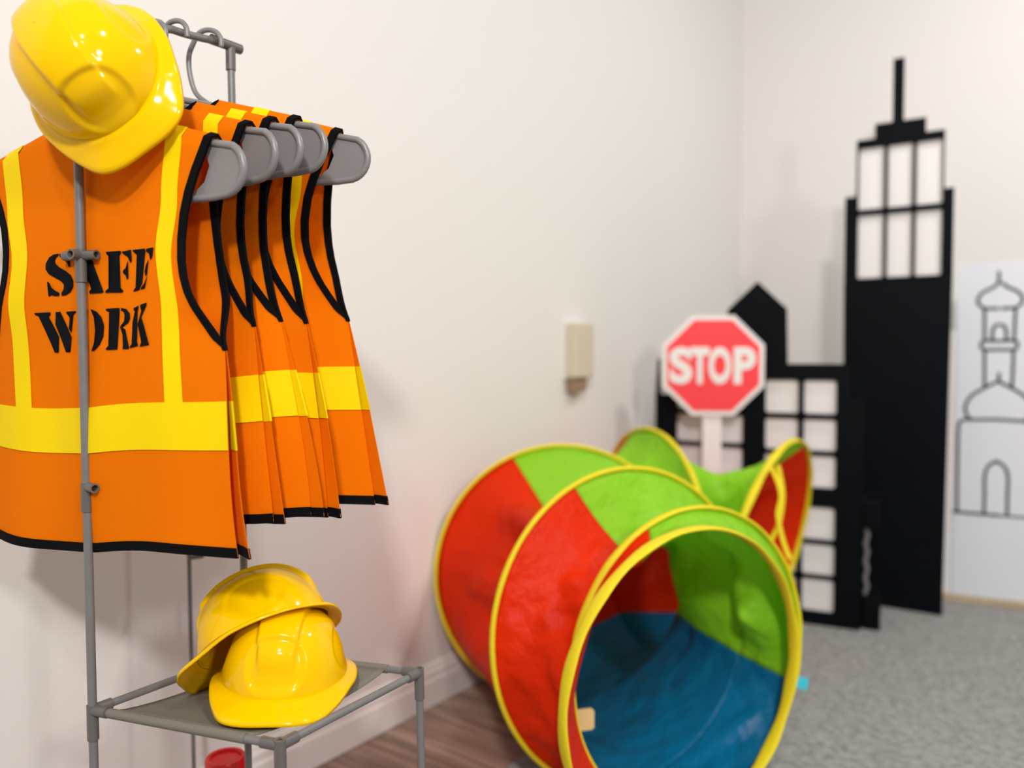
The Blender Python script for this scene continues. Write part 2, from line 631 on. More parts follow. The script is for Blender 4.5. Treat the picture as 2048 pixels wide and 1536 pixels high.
class Vest:
    def __init__(s, ph, depth=(0.03, 0.03), hem=0.0, lean=0.0, amp=1.0, rise=0.0, hw=1.0):
        s.ph, s.deps, s.hem, s.lean, s.amp, s.rise, s.hw = ph, depth, hem, lean, amp, rise, hw

    def W(s, back, v):
        return lin(WBK if back else WFR, v) * (1 + (s.hw - 1) * sstep(0.4, 1.0, v))

    def top(s, back, u):
        z = hang_bar(u * 0.178) + 0.0085
        if abs(u) < UN:
            k = abs(u) / UN
            z -= (0.026 * (1 - k * k)) if back else (0.15 * (1 - k))
        return z

    def S(s, back, u, v, off=0.0):
        def raw(u, v):
            W_ = s.W(back, v)
            x = u * W_
            zt = s.top(back, u)
            zh = ROWZ + s.hem + 0.004 * math.sin(u * 4 + s.ph)
            z = -0.118 * (1 - v) + zh * v + (zt + 0.118) * (1 - sstep(0.0, 0.62, v))
            z += s.rise * max(0, u) * sstep(0.25, 0.65, v) 
            sg = 1 if back else -1
            side = sstep(0.36, 0.515, v)
            edge = 1 - side * abs(u) ** 4
            dep = s.deps[0 if back else 1]
            yy = 0.0068 * sstep(0, 0.007, v) + (dep - 0.0068) * sstep(0.0, 0.34, v)
            yy *= edge
            f = sstep(0.12, 0.9, v) * (1 - 0.8 * side * abs(u) ** 6) * s.amp
            yy += f * sg * (0.0075 * math.sin(u * 5.2 + s.ph) + 0.0045 * math.sin(u * 9.7 + 1.7 * s.ph + v * 1.3))
            yy += sg * 0.003 * math.sin(v * 9 + s.ph * 2 + u * 3) * sstep(0.1, 0.4, v) * edge
            yy = max(yy, 0.0)
            x += s.lean * v + 0.004 * v * math.sin(v * 6 + s.ph) * u
            return V((x, -sg * yy, z))
        p = raw(u, v)
        if off:
            e = 0.004
            a = raw(min(1, u + e), v) - raw(max(-1, u - e), v)
            b = raw(u, min(1, v + e)) - raw(u, max(0, v - e))
            n = a.cross(b)
            n = n.normalized() if n.length > 1e-12 else V((0, -1, 0))
            if (n.y > 0) == back:
                n = -n
            p = p + n * off
        return p

    def patch(s, name, back, u0, u1, v0, v1, nu, nv, m, root, o0=0.0, o1=0.0006, ulist=None):
        """closed thin patch of the cloth; u0,u1 functions of v and v0,v1 functions of u or numbers"""
        fu0 = u0 if callable(u0) else (lambda v: u0)
        fu1 = u1 if callable(u1) else (lambda v: u1)
        fv0 = v0 if callable(v0) else (lambda u: v0)
        fv1 = v1 if callable(v1) else (lambda u: v1)
        vs, fs = [], []
        P = []
        for j in range(nv + 1):
            row = []
            for i in range(nu + 1):
                tu = ulist[i] if ulist else i / nu
                v = 0.5
                for _ in range(3):
                    u = fu0(v) + (fu1(v) - fu0(v)) * tu
                    v = fv0(u) + (fv1(u) - fv0(u)) * j / nv
                row.append((u, v))
            P.append(row)
        n = (nu + 1) * (nv + 1)
        for o in (o0, o1):
            for row in P:
                for u, v in row:
                    vs.append(s.S(back, u, v, o))
        for j in range(nv):
            for i in range(nu):
                a = j * (nu + 1) + i
                q = (a, a + 1, a + nu + 2, a + nu + 1)
                fs.append(q[::-1])
                fs.append(tuple(n + x for x in q))
        ring = [i for i in range(nu + 1)] + [j * (nu + 1) + nu for j in range(1, nv + 1)] + \
               [nv * (nu + 1) + i for i in range(nu - 1, -1, -1)] + [j * (nu + 1) for j in range(nv - 1, 0, -1)]
        for a, b in zip(ring, ring[1:] + ring[:1]):
            fs.append((a, b, n + b, n + a))
        bm = bmesh.new()
        me = bpy.data.meshes.new('tmp')
        me.from_pydata([tuple(p) for p in vs], [], fs)
        bm.from_mesh(me)
        bpy.data.meshes.remove(me)
        bmesh.ops.recalc_face_normals(bm, faces=bm.faces)
        o = obm(name, bm, m, root, True)
        md = o.modifiers.new('edge', 'EDGE_SPLIT')
        md.split_angle = math.radians(60)
        return o


def make_vest(label, P, ex, vest):
    ey = V((ex.y, -ex.x, 0))
    rot = Matrix((ex, -ey, (0, 0, 1))).transposed()
    root = tag(empty('safety_vest', P, rot), label, 'vest', 'orange safety vests on hangers')
    T = vest
    H = 0.47
    knots = sorted(set([0, 0.01, 0.03, 0.06, 0.1, 0.14, 0.18, 0.22, 0.26, 0.32, 0.38, 0.44, 0.5] +
                       [1 - k for k in (0, 0.01, 0.03, 0.06, 0.1, 0.14, 0.18, 0.22, 0.26, 0.32, 0.38, 0.44)]))
    ul = sorted(set(knots + [0.5 - UN / 2, 0.5 + UN / 2]))
    T.patch('back_panel', True, -1, 1, 0, 1, len(ul) - 1, 44, M['orange'], root, 0, 0.0005, ul)
    for s in (1, -1):
        ul2 = [0, 0.1, 0.2, 0.3, UN, 0.45, 0.55, 0.65, 0.75, 0.85, 0.92, 0.96, 1]
        T.patch('front_panel', False, 0.004 * s, 1.0 * s, 0, 1, len(ul2) - 1, 44, M['orange'], root, 0, 0.0005, ul2)
    bt, bb = 0.645, 0.757
    for back in (True, False):
        for s in (1, -1):
            hw = 0.0110 if s > 0 else 0.0135
            T.patch('shoulder_stripe', back, lambda v, s=s, hw=hw: s * (interp(STRX, v) - hw) / T.W(back, v),
                    lambda v, s=s, hw=hw: s * (interp(STRX, v) + hw) / T.W(back, v), 0.0, bt + 0.002, 4, 34, M['yellow_band'], root, 0.0009, 0.0015)
            # armhole binding
            bw = lambda v: 0.0085 * (1 - 0.75 * sstep(0.485, 0.522, v)) / T.W(back, v)
            T.patch('armhole_binding', back, lambda v, s=s: s * (1 - bw(v)), lambda v, s=s: s * (1 + 0.12 * bw(v)), 0.0, 0.522, 2, 56, M['black_bind'], root, -0.0012, 0.0019)
            # shoulder-to-hem side seam is left to the panels; front edge
            if not back:
                T.patch('neck_binding', back, lambda v, s=s: s * 0.004, lambda v, s=s: s * UN, lambda u: 0.0, lambda u: 0.02, 10, 2, M['black_bind'], root, -0.001, 0.0016)
                T.patch('waist_band', back, 0.004 * s, s * 1.004, bt, bb, 18, 4, M['yellow_band'], root, -0.0010, 0.0017)
                T.patch('hem_binding', back, 0.004 * s, s * 1.0, 1 - 0.0095 / H, 1.003, 18, 2, M['black_bind'], root, -0.0012, 0.0018)
        if back:
            T.patch('neck_binding', back, -UN, UN, 0.0, 0.018, 14, 2, M['black_bind'], root, -0.001, 0.0016)
            T.patch('waist_band', back, -1.0, 1.0, bt, bb, 36, 4, M['yellow_band'], root, 0.0010, 0.0017)
            T.patch('hem_binding', back, -1.0, 1.0, 1 - 0.0095 / H, 1.003, 36, 2, M['black_bind'], root, -0.0012, 0.0018)
    return root


def hanger_dir(P, end_px, half=0.2145):
    """turn of the hanger about its hook so that its right end points at end_px"""
    best = None
    for i in range(0, 101):
        a = math.radians(4 - 44 * i / 100)
        ex = V((math.cos(a), math.sin(a), 0))
        q = P + ex * half - V((0, 0, 0.16))
        e = abs(project(q)[0] - end_px)
        if best is None or e < best[0]:
            best = (e, ex)
    return best[1]


VL = ['orange safety vest reading SAFE WORK, frontmost on the rack', 'orange safety vest hanging second from the front',
      'orange safety vest hanging third, in the middle of the rack', 'orange safety vest hanging fourth, behind the middle one',
      'orange safety vest at the far end of the rack, nearest the tee joint']
HL = ['grey plastic hanger holding the frontmost SAFE WORK vest', 'grey plastic hanger second from the front of the rack',
      'grey plastic hanger third from the front, middle of the five', 'grey plastic hanger fourth from the front, half covered by black armhole binding',
      'grey plastic hanger at the far end, with its curved neck in full view']
ts = [0.09, 0.36, 0.47, 0.61, 0.84]
ends = [487, 551, 600, 649, 736]
vests = [Vest(0.4, (0.011, 0.031), 0.020, 0.010, 0.45, 0.014, 0.90),
         Vest(1.9, (0.0075, 0.014), 0.030, 0, 0.25, 0.01, 0.96),
         Vest(3.3, (0.012, 0.014), 0.018, 0, 0.9, 0.006, 1.06),
         Vest(4.4, (0.012, 0.016), 0.004, 0, 0.9, 0.0, 1.03),
         Vest(5.6, (0.016, 0.022), -0.008, 0, 1.0, 0.012, 1.06)]
VP = []
for i in range(5):
    P = rail_pt(ts[i])
    ex = hanger_dir(P, ends[i])
    hp = P + V((0, 0, 0.0))
    make_hanger(HL[i], hp, ex)
    VP.append((P, ex, make_vest(VL[i], P, ex, vests[i])))

# printed words on the back of the first vest
G = {
    's': [[(285, 232), (240, 240), (200, 270), (170, 330), (168, 385), (195, 430), (250, 465), (300, 495), (328, 530), (322, 575), (300, 610), (300, 640), (340, 632), (385, 600), (412, 550), (415, 490), (395, 440), (350, 400), (290, 365), (255, 330), (250, 295), (265, 265), (285, 250)],
          [(178, 505), (195, 515), (210, 560), (240, 590), (278, 612), (275, 640), (240, 642), (205, 632), (190, 648), (183, 645)],
          [(292, 232), (330, 245), (355, 262), (385, 255), (392, 358), (378, 358), (365, 320), (335, 285), (297, 262)]],
    'a': [[(515, 215), (575, 215), (700, 585), (708, 602), (690, 612), (575, 618), (568, 600), (590, 575), (572, 520), (530, 400)],
          [(505, 330), (522, 400), (480, 575), (500, 600), (500, 625), (445, 628), (448, 612), (465, 590)],
          [(512, 470), (548, 470), (562, 512), (500, 512)]],
    'f': [[(735, 212), (870, 200), (875, 220), (858, 250), (868, 560), (895, 590), (890, 608), (725, 610), (728, 592), (755, 570), (758, 250), (738, 230)],
          [(885, 208), (970, 190), (978, 300), (965, 318), (940, 260), (890, 225)],
          [(940, 300), (945, 470), (930, 480), (920, 440), (892, 415), (895, 390), (918, 370)]],
    'e': [[(990, 192), (1108, 178), (1112, 200), (1085, 520), (1062, 565), (1060, 582), (1000, 600), (998, 590), (1020, 560), (1030, 240), (990, 205)],
          [(1125, 180), (1192, 168), (1180, 270), (1165, 290), (1150, 225), (1120, 205)],
          [(1145, 290), (1133, 430), (1120, 450), (1110, 400), (1122, 340)],
          [(1137, 445), (1112, 570), (1072, 580), (1078, 560), (1108, 520)]],
    'w': [[(52, 808), (185, 800), (188, 820), (170, 845), (250, 1040), (240, 1195), (205, 1195), (85, 840), (55, 825)],
          [(235, 800), (275, 795), (375, 1045), (360, 1190), (315, 1190), (225, 920)],
          [(335, 795), (425, 788), (428, 800), (400, 825), (375, 1000), (352, 960), (365, 850), (335, 810)]],
    'o': [[(548, 775), (545, 800), (535, 850), (530, 980), (540, 1110), (552, 1160), (548, 1178), (500, 1140), (470, 1060), (462, 960), (480, 860), (510, 800)],
          [(580, 770), (640, 795), (690, 850), (718, 930), (715, 1040), (680, 1120), (630, 1175), (600, 1180), (625, 1100), (632, 980), (615, 850)]],
    'r': [[(732, 768), (862, 760), (865, 790), (860, 1165), (752, 1170), (750, 1155), (772, 1130), (765, 800), (735, 785)],
          [(880, 760), (930, 770), (965, 810), (972, 860), (955, 905), (915, 935), (900, 950), (930, 975), (945, 1040), (975, 1150), (970, 1160), (912, 1162), (915, 1130), (905, 1020), (880, 950), (885, 930), (915, 890), (918, 830), (905, 795), (880, 785)]],
    'k': [[(1005, 762), (1055, 738), (1052, 765), (1045, 790), (1050, 1090), (1062, 1130), (985, 1152), (985, 1135), (1000, 1110), (1000, 900), (1020, 790), (1005, 780)],
          [(1075, 728), (1135, 708), (1133, 735), (1110, 790), (1085, 850), (1110, 920), (1165, 1100), (1170, 1122), (1082, 1138), (1085, 1120), (1095, 1095), (1052, 920), (1085, 790), (1072, 745)]],
}
P, ex, vroot = VP[0]
T = vests[0]
ey = V((ex.y, -ex.x, 0))
Pl = P + ey * 0.012
for g, polys in G.items():
    bm = bmesh.new()
    for poly in polys:
        pts = []
        for cx, cy in poly:
            s_, z_ = on_plane(60 + cx / 4.876, 460 + cy / 4.876, Pl, ex)
            pts.append(V((s_, z_ - P.z, 0)))
        vv = [bm.verts.new(p) for p in pts]
        for t in mg.tessellate_polygon([pts]):
            try:
                bm.faces.new([vv[i] for i in t])
            except ValueError:
                pass
    for axis in (0, 1):
        for i in range(-40, 41):
            co = V((0, 0, 0))
            co[axis] = i * 0.008 - (0.26 if axis else 0)
            no = V((0, 0, 0))
            no[axis] = 1
            bmesh.ops.bisect_plane(bm, geom=bm.verts[:] + bm.edges[:] + bm.faces[:], plane_co=co, plane_no=no)
    for v_ in bm.verts:
        x, z = v_.co.x, v_.co.y
        v, u = 0.3, 0
        for _ in range(4):
            u = (x - T.lean * v) / (T.W(True, v) + 0.004 * v * math.sin(v * 6 + T.ph))
            lo, hi = 0.0, 1.0
            for _k in range(24):
                mid = (lo + hi) / 2
                if T.S(True, u, mid).z > z:
                    lo = mid
                else:
                    hi = mid
            v = (lo + hi) / 2
        v_.co = T.S(True, u, v, 0.0016)
    bmesh.ops.recalc_face_normals(bm, faces=bm.faces)
    o = obm('printed_letter', bm, M['ink'], vroot, True)
    md = o.modifiers.new('thick', 'SOLIDIFY')
    md.thickness = 0.0004
    md.offset = 0

# ================================================================== hard hats
HA, HB, HH = 0.073, 0.080, 0.083


def make_hat(label, loc, upv, frontv):
    upv = V(upv).normalized()
    frontv = V(frontv)
    frontv = (frontv - upv * frontv.dot(upv)).normalized()
    sd = frontv.cross(upv)
    rot = Matrix((sd, frontv, upv)).transposed()
    root = tag(empty('hard_hat', loc, rot), label, 'hard hat', 'yellow toy hard hats')
    NA, NR = 168, 72
    vs, fs = [], []
    for j in range(NR + 1):
        t = (j / NR) ** 0.9 * math.pi / 2
        r = max(math.cos(t), 0) ** 0.80
        z = HH * math.sin(t) ** 0.95
        for i in range(NA):
            a = 2 * math.pi * i / NA
            x, y_ = HA * r * math.cos(a), HB * r * math.sin(a)
            nrm = V((x / HA ** 2, y_ / HB ** 2, z / HH ** 2 + 1e-6)).normalized()
            d = 0.0
            # raised central ridge with stepped sides, fading at front and back
            wd = 0.021 + 0.006 * (1 - abs(y_) / HB)
            fade = sstep(0.30, 0.62, z / HH)
            d += 0.0055 * (1 - sstep(wd - 0.004, wd + 0.002, abs(x))) * fade
            # round badge pressed into the front
            if y_ > 0:
                q = (abs(x / 0.033) ** 2.3 + abs((z - 0.034) / 0.031) ** 2.3) ** (1 / 2.3)
                d -= 0.0034 * (1 - sstep(0.88, 1.0, q)) * sstep(0.004, 0.02, z)
                d += 0.0004 * (1 - sstep(0.01, 0.09, abs(q - 1.04)))
            # flat round dents on both sides
            if abs(x) > 0.04:
                q = math.hypot((y_ + 0.005) / 0.036, (z - 0.034) / 0.026)
                d -= 0.002 * (1 - sstep(0.9, 1.02, q))
            p = V((x, y_, z)) + nrm * d
            vs.append(p)
    for j in range(NR):
        for i in range(NA):
            k = (i + 1) % NA
            fs.append((j * NA + i, j * NA + k, (j + 1) * NA + k, (j + 1) * NA + i))
    dome = obj('dome', vs, fs, M['hat'], root, True)
    md = dome.modifiers.new('thick', 'SOLIDIFY')
    md.thickness = 0.0016
    # brim
    half = [(0.0, 0.104), (0.030, 0.103), (0.052, 0.094), (0.066, 0.072), (0.078, 0.040), (0.0845, 0.0), (0.077, -0.046), (0.048, -0.082), (0.0, -0.0925)]
    loop_ = smooth_pts([(x, y_, 0) for x, y_ in half] + [(-x, y_, 0) for x, y_ in half[-2:0:-1]], 40, True)
    brim_line = []
    for i in range(720):
        an = math.pi / 2 - 2 * math.pi * i / 720
        dv = V((math.cos(an), math.sin(an), 0))
        brim_line.append(max(loop_, key=lambda p: p.normalized().dot(dv)))
    vs, fs = [], []
    prof_ = [(0.0, 0.004), (0.18, 0.001), (0.5, -0.001), (0.85, -0.0035), (0.96, -0.0045), (1.0, -0.0075)]
    for q, (fr_, dz) in enumerate(prof_):
        for i in range(NA):
            a = 2 * math.pi * i / NA
            c, s_ = math.cos(a), math.sin(a)
            front = max(0, s_)
            back = max(0, -s_)
            # oval at the back, drawn out into a blunt peak at the front
            q_ = brim_line[int(round((0.25 - i / NA) % 1 * len(brim_line))) % len(brim_line)]
            x = (HA - 0.001) * c * (1 - fr_) + q_.x * fr_
            y_ = (HB - 0.001) * s_ * (1 - fr_) + q_.y * fr_
            z = dz - 0.012 * fr_ * sstep(0.3, 1, front) * 0.8 + 0.004 * fr_ * (abs(c) ** 3)
            vs.append((x, y_, z))
    for j in range(len(prof_) - 1):
        for i in range(NA):
            k = (i + 1) % NA
            fs.append((j * NA + i, (j + 1) * NA + i, (j + 1) * NA + k, j * NA + k))
    br = obj('brim', vs, fs, M['hat'], root, True)
    md = br.modifiers.new('thick', 'SOLIDIFY')
    md.thickness = 0.0022
    md.offset = 0
    return root


make_hat('yellow hard hat perched on top of the front rack post', (-0.442, 0.868, 1.098), (-0.225, -0.931, 0.287), (0.533, -0.364, -0.764))
make_hat('yellow hard hat sitting flat on the shelf, badge facing out', (at(571, 1400, 0.955).x, 0.955, SZ + 0.018), (0.03, 0.02, 1), (0.10, -1, 0.0))
make_hat('yellow hard hat tilted on the shelf against the other hat', (-0.302, 0.972, SZ + 0.057), (-0.42, 0.46, 0.75), (-0.88, -0.34, -0.35))

# ================================================================== play tunnel
RINGS = [  # x, y, yaw, tilt, half width, half height
    (0.294, 1.300, 0.571, -0.013, 0.260, 0.254),
    (0.326, 1.401, 0.523, 0.041, 0.261, 0.259),
    (0.223, 1.486, 0.501, 0.078, 0.288, 0.288),
    (0.118, 1.845, 0.119, 0.104, 0.290, 0.290),
    (0.366, 2.134, -1.234, 0.005, 0.290, 0.296),
    (0.672, 2.082, 0.935 - math.pi, 0.211, 0.290, 0.293)]
tun = tag(empty('play_tunnel', (0.30, 1.75, 0)), 'red, green and blue pop-up play tunnel with yellow rings', 'play tunnel')


def tn(o):
    return to_thing(o, tun)


def ring_fr(q):
    x, y_, yaw, ti, a, b = q
    A = V((math.cos(yaw), math.sin(yaw), 0))
    n = V((-math.sin(yaw), math.cos(yaw), 0))
    U_ = V((0, 0, 1)) * math.cos(ti) + n * math.sin(ti)
    return V((x, y_, b * math.cos(ti) + 0.009)), A, U_, n * math.cos(ti) - V((0, 0, 1)) * math.sin(ti)


def ring_pt(q, th):
    c, A, U_, n = ring_fr(q)
    return c + A * q[4] * math.cos(th) + U_ * q[5] * math.sin(th)


for i, q in enumerate(RINGS):
    c, A, U_, n = ring_fr(q)
    wd, tk = ((0.0120, 0.0035), (0.0085, 0.0035), (0.0060, 0.0045), (0.0060, 0.0045), (0.0070, 0.0045), (0.0095, 0.0045))[i]
    pts = []
    for k in range(96):
        th = 2 * math.pi * k / 96
        pts.append(ring_pt(q, th))
    vs, fs = [], []
    for k, p in enumerate(pts):
        rad = (p - c).normalized()
        w2 = wd * (1 + 0.12 * math.sin(k * 0.9 + i))
        for aa, bb in circ(1, 1, 10):
            vs.append(p + n * (aa * w2) + rad * (bb * tk + (0.001 if i in (0, 5) else 0.0045)))
    for k in range(96):
        k2 = (k + 1) % 96
        for j in range(10):
            j2 = (j + 1) % 10
            fs.append((k * 10 + j, k2 * 10 + j, k2 * 10 + j2, k * 10 + j2))
    tn(obj('ring_sleeve', vs, fs, M['ring'], None, True))

SECT = (('green', -21, 113), ('red', 113, 236), ('blue', 236, 339))
SAG = (0.03, 0.15, 0.30, 0.27, 0.24)
for i in range(5):
    q0, q1 = RINGS[i], RINGS[i + 1]
    c0, c1 = ring_fr(q0)[0], ring_fr(q1)[0]
    for nm, d0, d1 in SECT:
        nu, nv = 72, 40
        vs, fs = [], []
        for j in range(nv + 1):
            t = j / nv
            cc = c0.lerp(c1, t)
            for k in range(nu + 1):
                dg = d0 + (d1 - d0) * k / nu
                th = math.radians(dg)
                p = ring_pt(q0, th).lerp(ring_pt(q1, th), t)
                inw = cc - p
                L_ = inw.length
                wob = 0.65 + 0.35 * math.sin(3 * th + i * 1.9) + 0.22 * math.sin(7 * th + i) + 0.55 * max(0, math.sin(th))
                low = 1 - 0.92 * sstep(-0.1, 0.5, -math.sin(th))
                dsp = 0.0005 + SAG[i] * (math.sin(math.pi * t) ** 0.85) * wob * low * 0.42
                cr = math.sin(math.pi * t) * (0.006 * math.sin(th * 11 + 5 * t + i * 2) * math.sin(t * 8 + th * 3) + 0.020 * noise.noise((p.x * 9, p.y * 9, p.z * 9 + i)) + 0.020 * abs(noise.noise((p.x * 14 + 3, p.y * 14, p.z * 14 - i))))
                p = p + inw.normalized() * (dsp + (0.15 if i == 0 else 1.0) * (0.35 + 0.65 * low) * cr)
                p.z = max(p.z, 0.0075)
                vs.append(p)
        for j in range(nv):
            for k in range(nu):
                a = j * (nu + 1) + k
                fs.append((a, a + 1, a + nu + 2, a + nu + 1))
        o = tn(obj('fabric_panel', vs, fs, M[nm], None, True))
        o['label'] = '%s nylon panel' % nm
        md = o.modifiers.new('thick', 'SOLIDIFY')
        md.thickness = 0.0008

# loose ribbon ties at the far opening, cyan loop and cream label at the near one
q = RINGS[5]
rp = ring_pt(q, math.radians(68))
c5, A5, U5, n5 = ring_fr(q)


def ribbon(name, pts, wd, m, nrm):
    sec = [(-wd, -0.0006), (wd, -0.0006), (wd, 0.0006), (-wd, 0.0006)]
    vs, fs = sweep(smooth_pts(pts, 6), sec, nrm)
    return tn(obj(name, vs, fs, m, None))


d5 = ring_pt(q, math.radians(40)).y - 0.02
for pl in ([(1543, 935), (1556, 965), (1562, 995), (1556, 1030), (1566, 1080), (1580, 1118)],
           [(1556, 930), (1566, 985), (1560, 1040), (1545, 1075), (1530, 1098)]):
    dd = [d5 - 0.01 * i for i in range(len(pl))]
    ribbon('ribbon_tie', [at(a, b, d) for (a, b), d in zip(pl, dd)], 0.0055, M['ring'], (0.3, -1, 0.2))
q = RINGS[1]
p = ring_pt(q, math.radians(-22))
o = ring_fr(q)
pp = at(1590, 1362, p.y)
ribbon('strap_loop', [pp + V((-0.012, 0, 0.003)), pp + V((0.0, 0, 0.0)), pp + V((0.012, -0.002, -0.003)), pp + V((0.023, -0.004, -0.006))], 0.011, M['cyan'], (0, -1, 0.3))
o = ribbon('strap_snap', [pp + V((-0.008, -0.004, 0.024)), pp + V((-0.003, -0.005, 0.024))], 0.0025, M['sign_white'], (0, -1, 0.2))
pc = at(1164, 1440, 1.33)
tg = [(-0.024, -0.019), (0.018, -0.019), (0.022, -0.015), (0.022, 0.013), (0.017, 0.018), (-0.024, 0.018)]
o = prism('sewn_label', tg, 0.003, M['cream'], None)
o.matrix_world = Matrix.Translation(pc) @ Matrix.Rotation(0.25, 4, 'Z')
tn(o)

# ================================================================== cardboard city
BDIR = V((0.904, -0.428, 0)).normalized()
Bp = on_floor(1719, 1262, 0.004)
Bp.z = 0
city = tag(empty('building_cutout', Bp, Matrix((BDIR, V((-BDIR.y, BDIR.x, 0)), (0, 0, 1))).transposed()),
           'low black cardboard building with gabled tower and square white windows', 'cutout')


def bpt(px, py):
    return on_plane(px, py, Bp, BDIR)


def brect(x0, y0, x1, y1, fn):
    a = fn((x0 + x1) / 2, y0)[1]
    b = fn((x0 + x1) / 2, y1)[1]
    l = fn(x0, (y0 + y1) / 2)[0]
    r = fn(x1, (y0 + y1) / 2)[0]
    return l, b, r, a


sr = bpt(1719, 1200)[0]
xl = bpt(1311, 800)[0]
zf = lambda px, py: bpt(px, py)[1]
xf = lambda px, py: bpt(px, py)[0]
out = [(xl, 0.0045), (sr, 0.0045), (xf(1727, 900), zf(1727, 800)), (xf(1699, 800), zf(1727, 800)), (xf(1698, 760), zf(1690, 728)), (xf(1575, 728), zf(1690, 728)),
       (xf(1573, 640), zf(1573, 617)), (xf(1515, 563), zf(1515, 563)), (xf(1455, 620), zf(1573, 617)), (xf(1455, 640), zf(1455, 652)),
       (xf(1462, 660), zf(1455, 652)), (xf(1462, 760), zf(1340, 788)), (xf(1321, 760), zf(1340, 788)), (xf(1319, 720), zf(1319, 718)),
       (xf(1315, 720), zf(1319, 718)), (xf(1312, 760), zf(1340, 788)), (xl, zf(1340, 788))]
# windows: columns/rows from the right block, rows shared by the left block
colsR = [(1530, 1596), (1607, 1672)]
colsL = [(1353, 1417), (1430, 1485)]
rowsR = [(760, 828), (838, 902), (911, 976), (1014, 1080), (1088, 1151), (1158, 1224)]
wins = []
for c in colsR:
    for r in rowsR:
        l, b, rr, t = brect(c[0], r[0], c[1], r[1], bpt)
        # rows are level on the board: take heights at the right column
        _, b, _, t = brect(1607, r[0], 1672, r[1], bpt)
        l = brect(c[0], 840, c[1], 900, bpt)[0]
        rr = brect(c[0], 840, c[1], 900, bpt)[2]
        wins.append((l, b, rr, t))
for c in colsL:
    for r in [(790, 818), (828, 884), (892, 950), (958, 1012), (1030, 1088), (1096, 1150)]:
        l = brect(c[0], 830, c[1], 880, bpt)[0]
        rr = brect(c[0], 830, c[1], 880, bpt)[2]
        b, t = zf(1420, r[1]), zf(1420, r[0])
        if b > 0.05:
            wins.append((l, b, rr, t))


def rrect(l, b, r, t, c=0.006):
    return [(l + c, b), (r - c, b), (r, b + c), (r, t - c), (r - c, t), (l + c, t), (l, t - c), (l, b + c)]


prism('board', out, 0.012, M['black_board'], city, holes=[rrect(*w_)[::-1] for w_ in wins])
for l, b, r, t in wins:
    prism('window_pane', [(l - 0.003, b - 0.003), (r + 0.003, b - 0.003), (r + 0.003, t + 0.003), (l - 0.003, t + 0.003)], 0.002, M['white_pane'], city, y0=0.0125)
# folded support wing and foot blocks behind the right edge
zs = out[2][1]
box('support_wing', (sr - 0.006, 0.014, 0.0045), (sr + 0.004, 0.11, zs * 0.28), M['black_board'], city)
o = box('support_block', (sr + 0.006, 0.02, 0.0045), (sr + 0.055, 0.16, 0.10), M['black_board'], city, 0.004)
o = box('support_block', (sr + 0.006, 0.02, 0.30), (sr + 0.050, 0.14, 0.38), M['black_board'], city, 0.004)
vs = [(sr + 0.012 + 0.006 * (i % 2), 0.05, 0.10 + 0.2 * i / 8) for i in range(9)]
tube('support_spindle', [V(v) for v in vs], 0.0065, M['hanger'], city)

# tall tower
TDIR = V((0.848, -0.530, 0)).normalized()
Tp = on_floor(1884, 1231, 0.004)
Tp.z = 0
tower = tag(empty('skyscraper_cutout', Tp, Matrix((TDIR, V((-TDIR.y, TDIR.x, 0)), (0, 0, 1))).transposed()),
            'tall black cardboard skyscraper with mast and six white windows', 'cutout')
tp = lambda px, py: on_plane(px, py, Tp, TDIR)
X = lambda px, py: tp(px, py)[0]
Z = lambda px, py: tp(px, py)[1]
x1 = X(1906, 500)
x0 = X(1689, 500)
zl = Z(1798, 385)
x3, x2 = X(1889, 330), X(1713, 330)
zt = Z(1800, 270)
x5, x4 = X(1852, 255), X(1750, 255)
z5 = Z(1800, 241)
x7, x6 = X(1808, 180), X(1786, 180)
z7 = Z(1797, 116)
zfold = Z(1798, 562)
up_ = [(x0, zfold), (x1, zfold), (x1, zl), (x3, zl), (x3, zt), (x5, zt), (x5, z5), (x7, z5), (x7, z7), (x6, z7), (x6, z5), (x4, z5), (x4, zt), (x2, zt), (x2, zl), (x0, zl)]
cols = [(1716, 1768), (1775, 1825), (1832, 1885)]
rows = [(287, 413), (424, 553)]
tw = []
for a, b in cols:
    for r0_, r1_ in rows:
        tw.append((X(a, 400), Z(1798, r1_), X(b, 400), Z(1798, r0_)))
prism('upper_board', up_, 0.012, M['black_board'], tower, holes=[rrect(*w_, 0.004)[::-1] for w_ in tw])
prism('lower_board', [(X(1689, 900) - 0.0, 0.0045), (0.0, 0.0045), (x1, zfold - 0.001), (x0, zfold - 0.001)], 0.014, M['black_board'], tower, y0=-0.004)
for l, b, r, t in tw:
    prism('window_pane', [(l - 0.002, b - 0.002), (r + 0.002, b - 0.002), (r + 0.002, t + 0.002), (l - 0.002, t + 0.002)], 0.002, M['white_pane'], tower, y0=0.0125)
box('support_wing', (x0 + 0.1, 0.014, 0.0045), (x0 + 0.112, 0.12, zfold * 0.8), M['black_board'], tower)

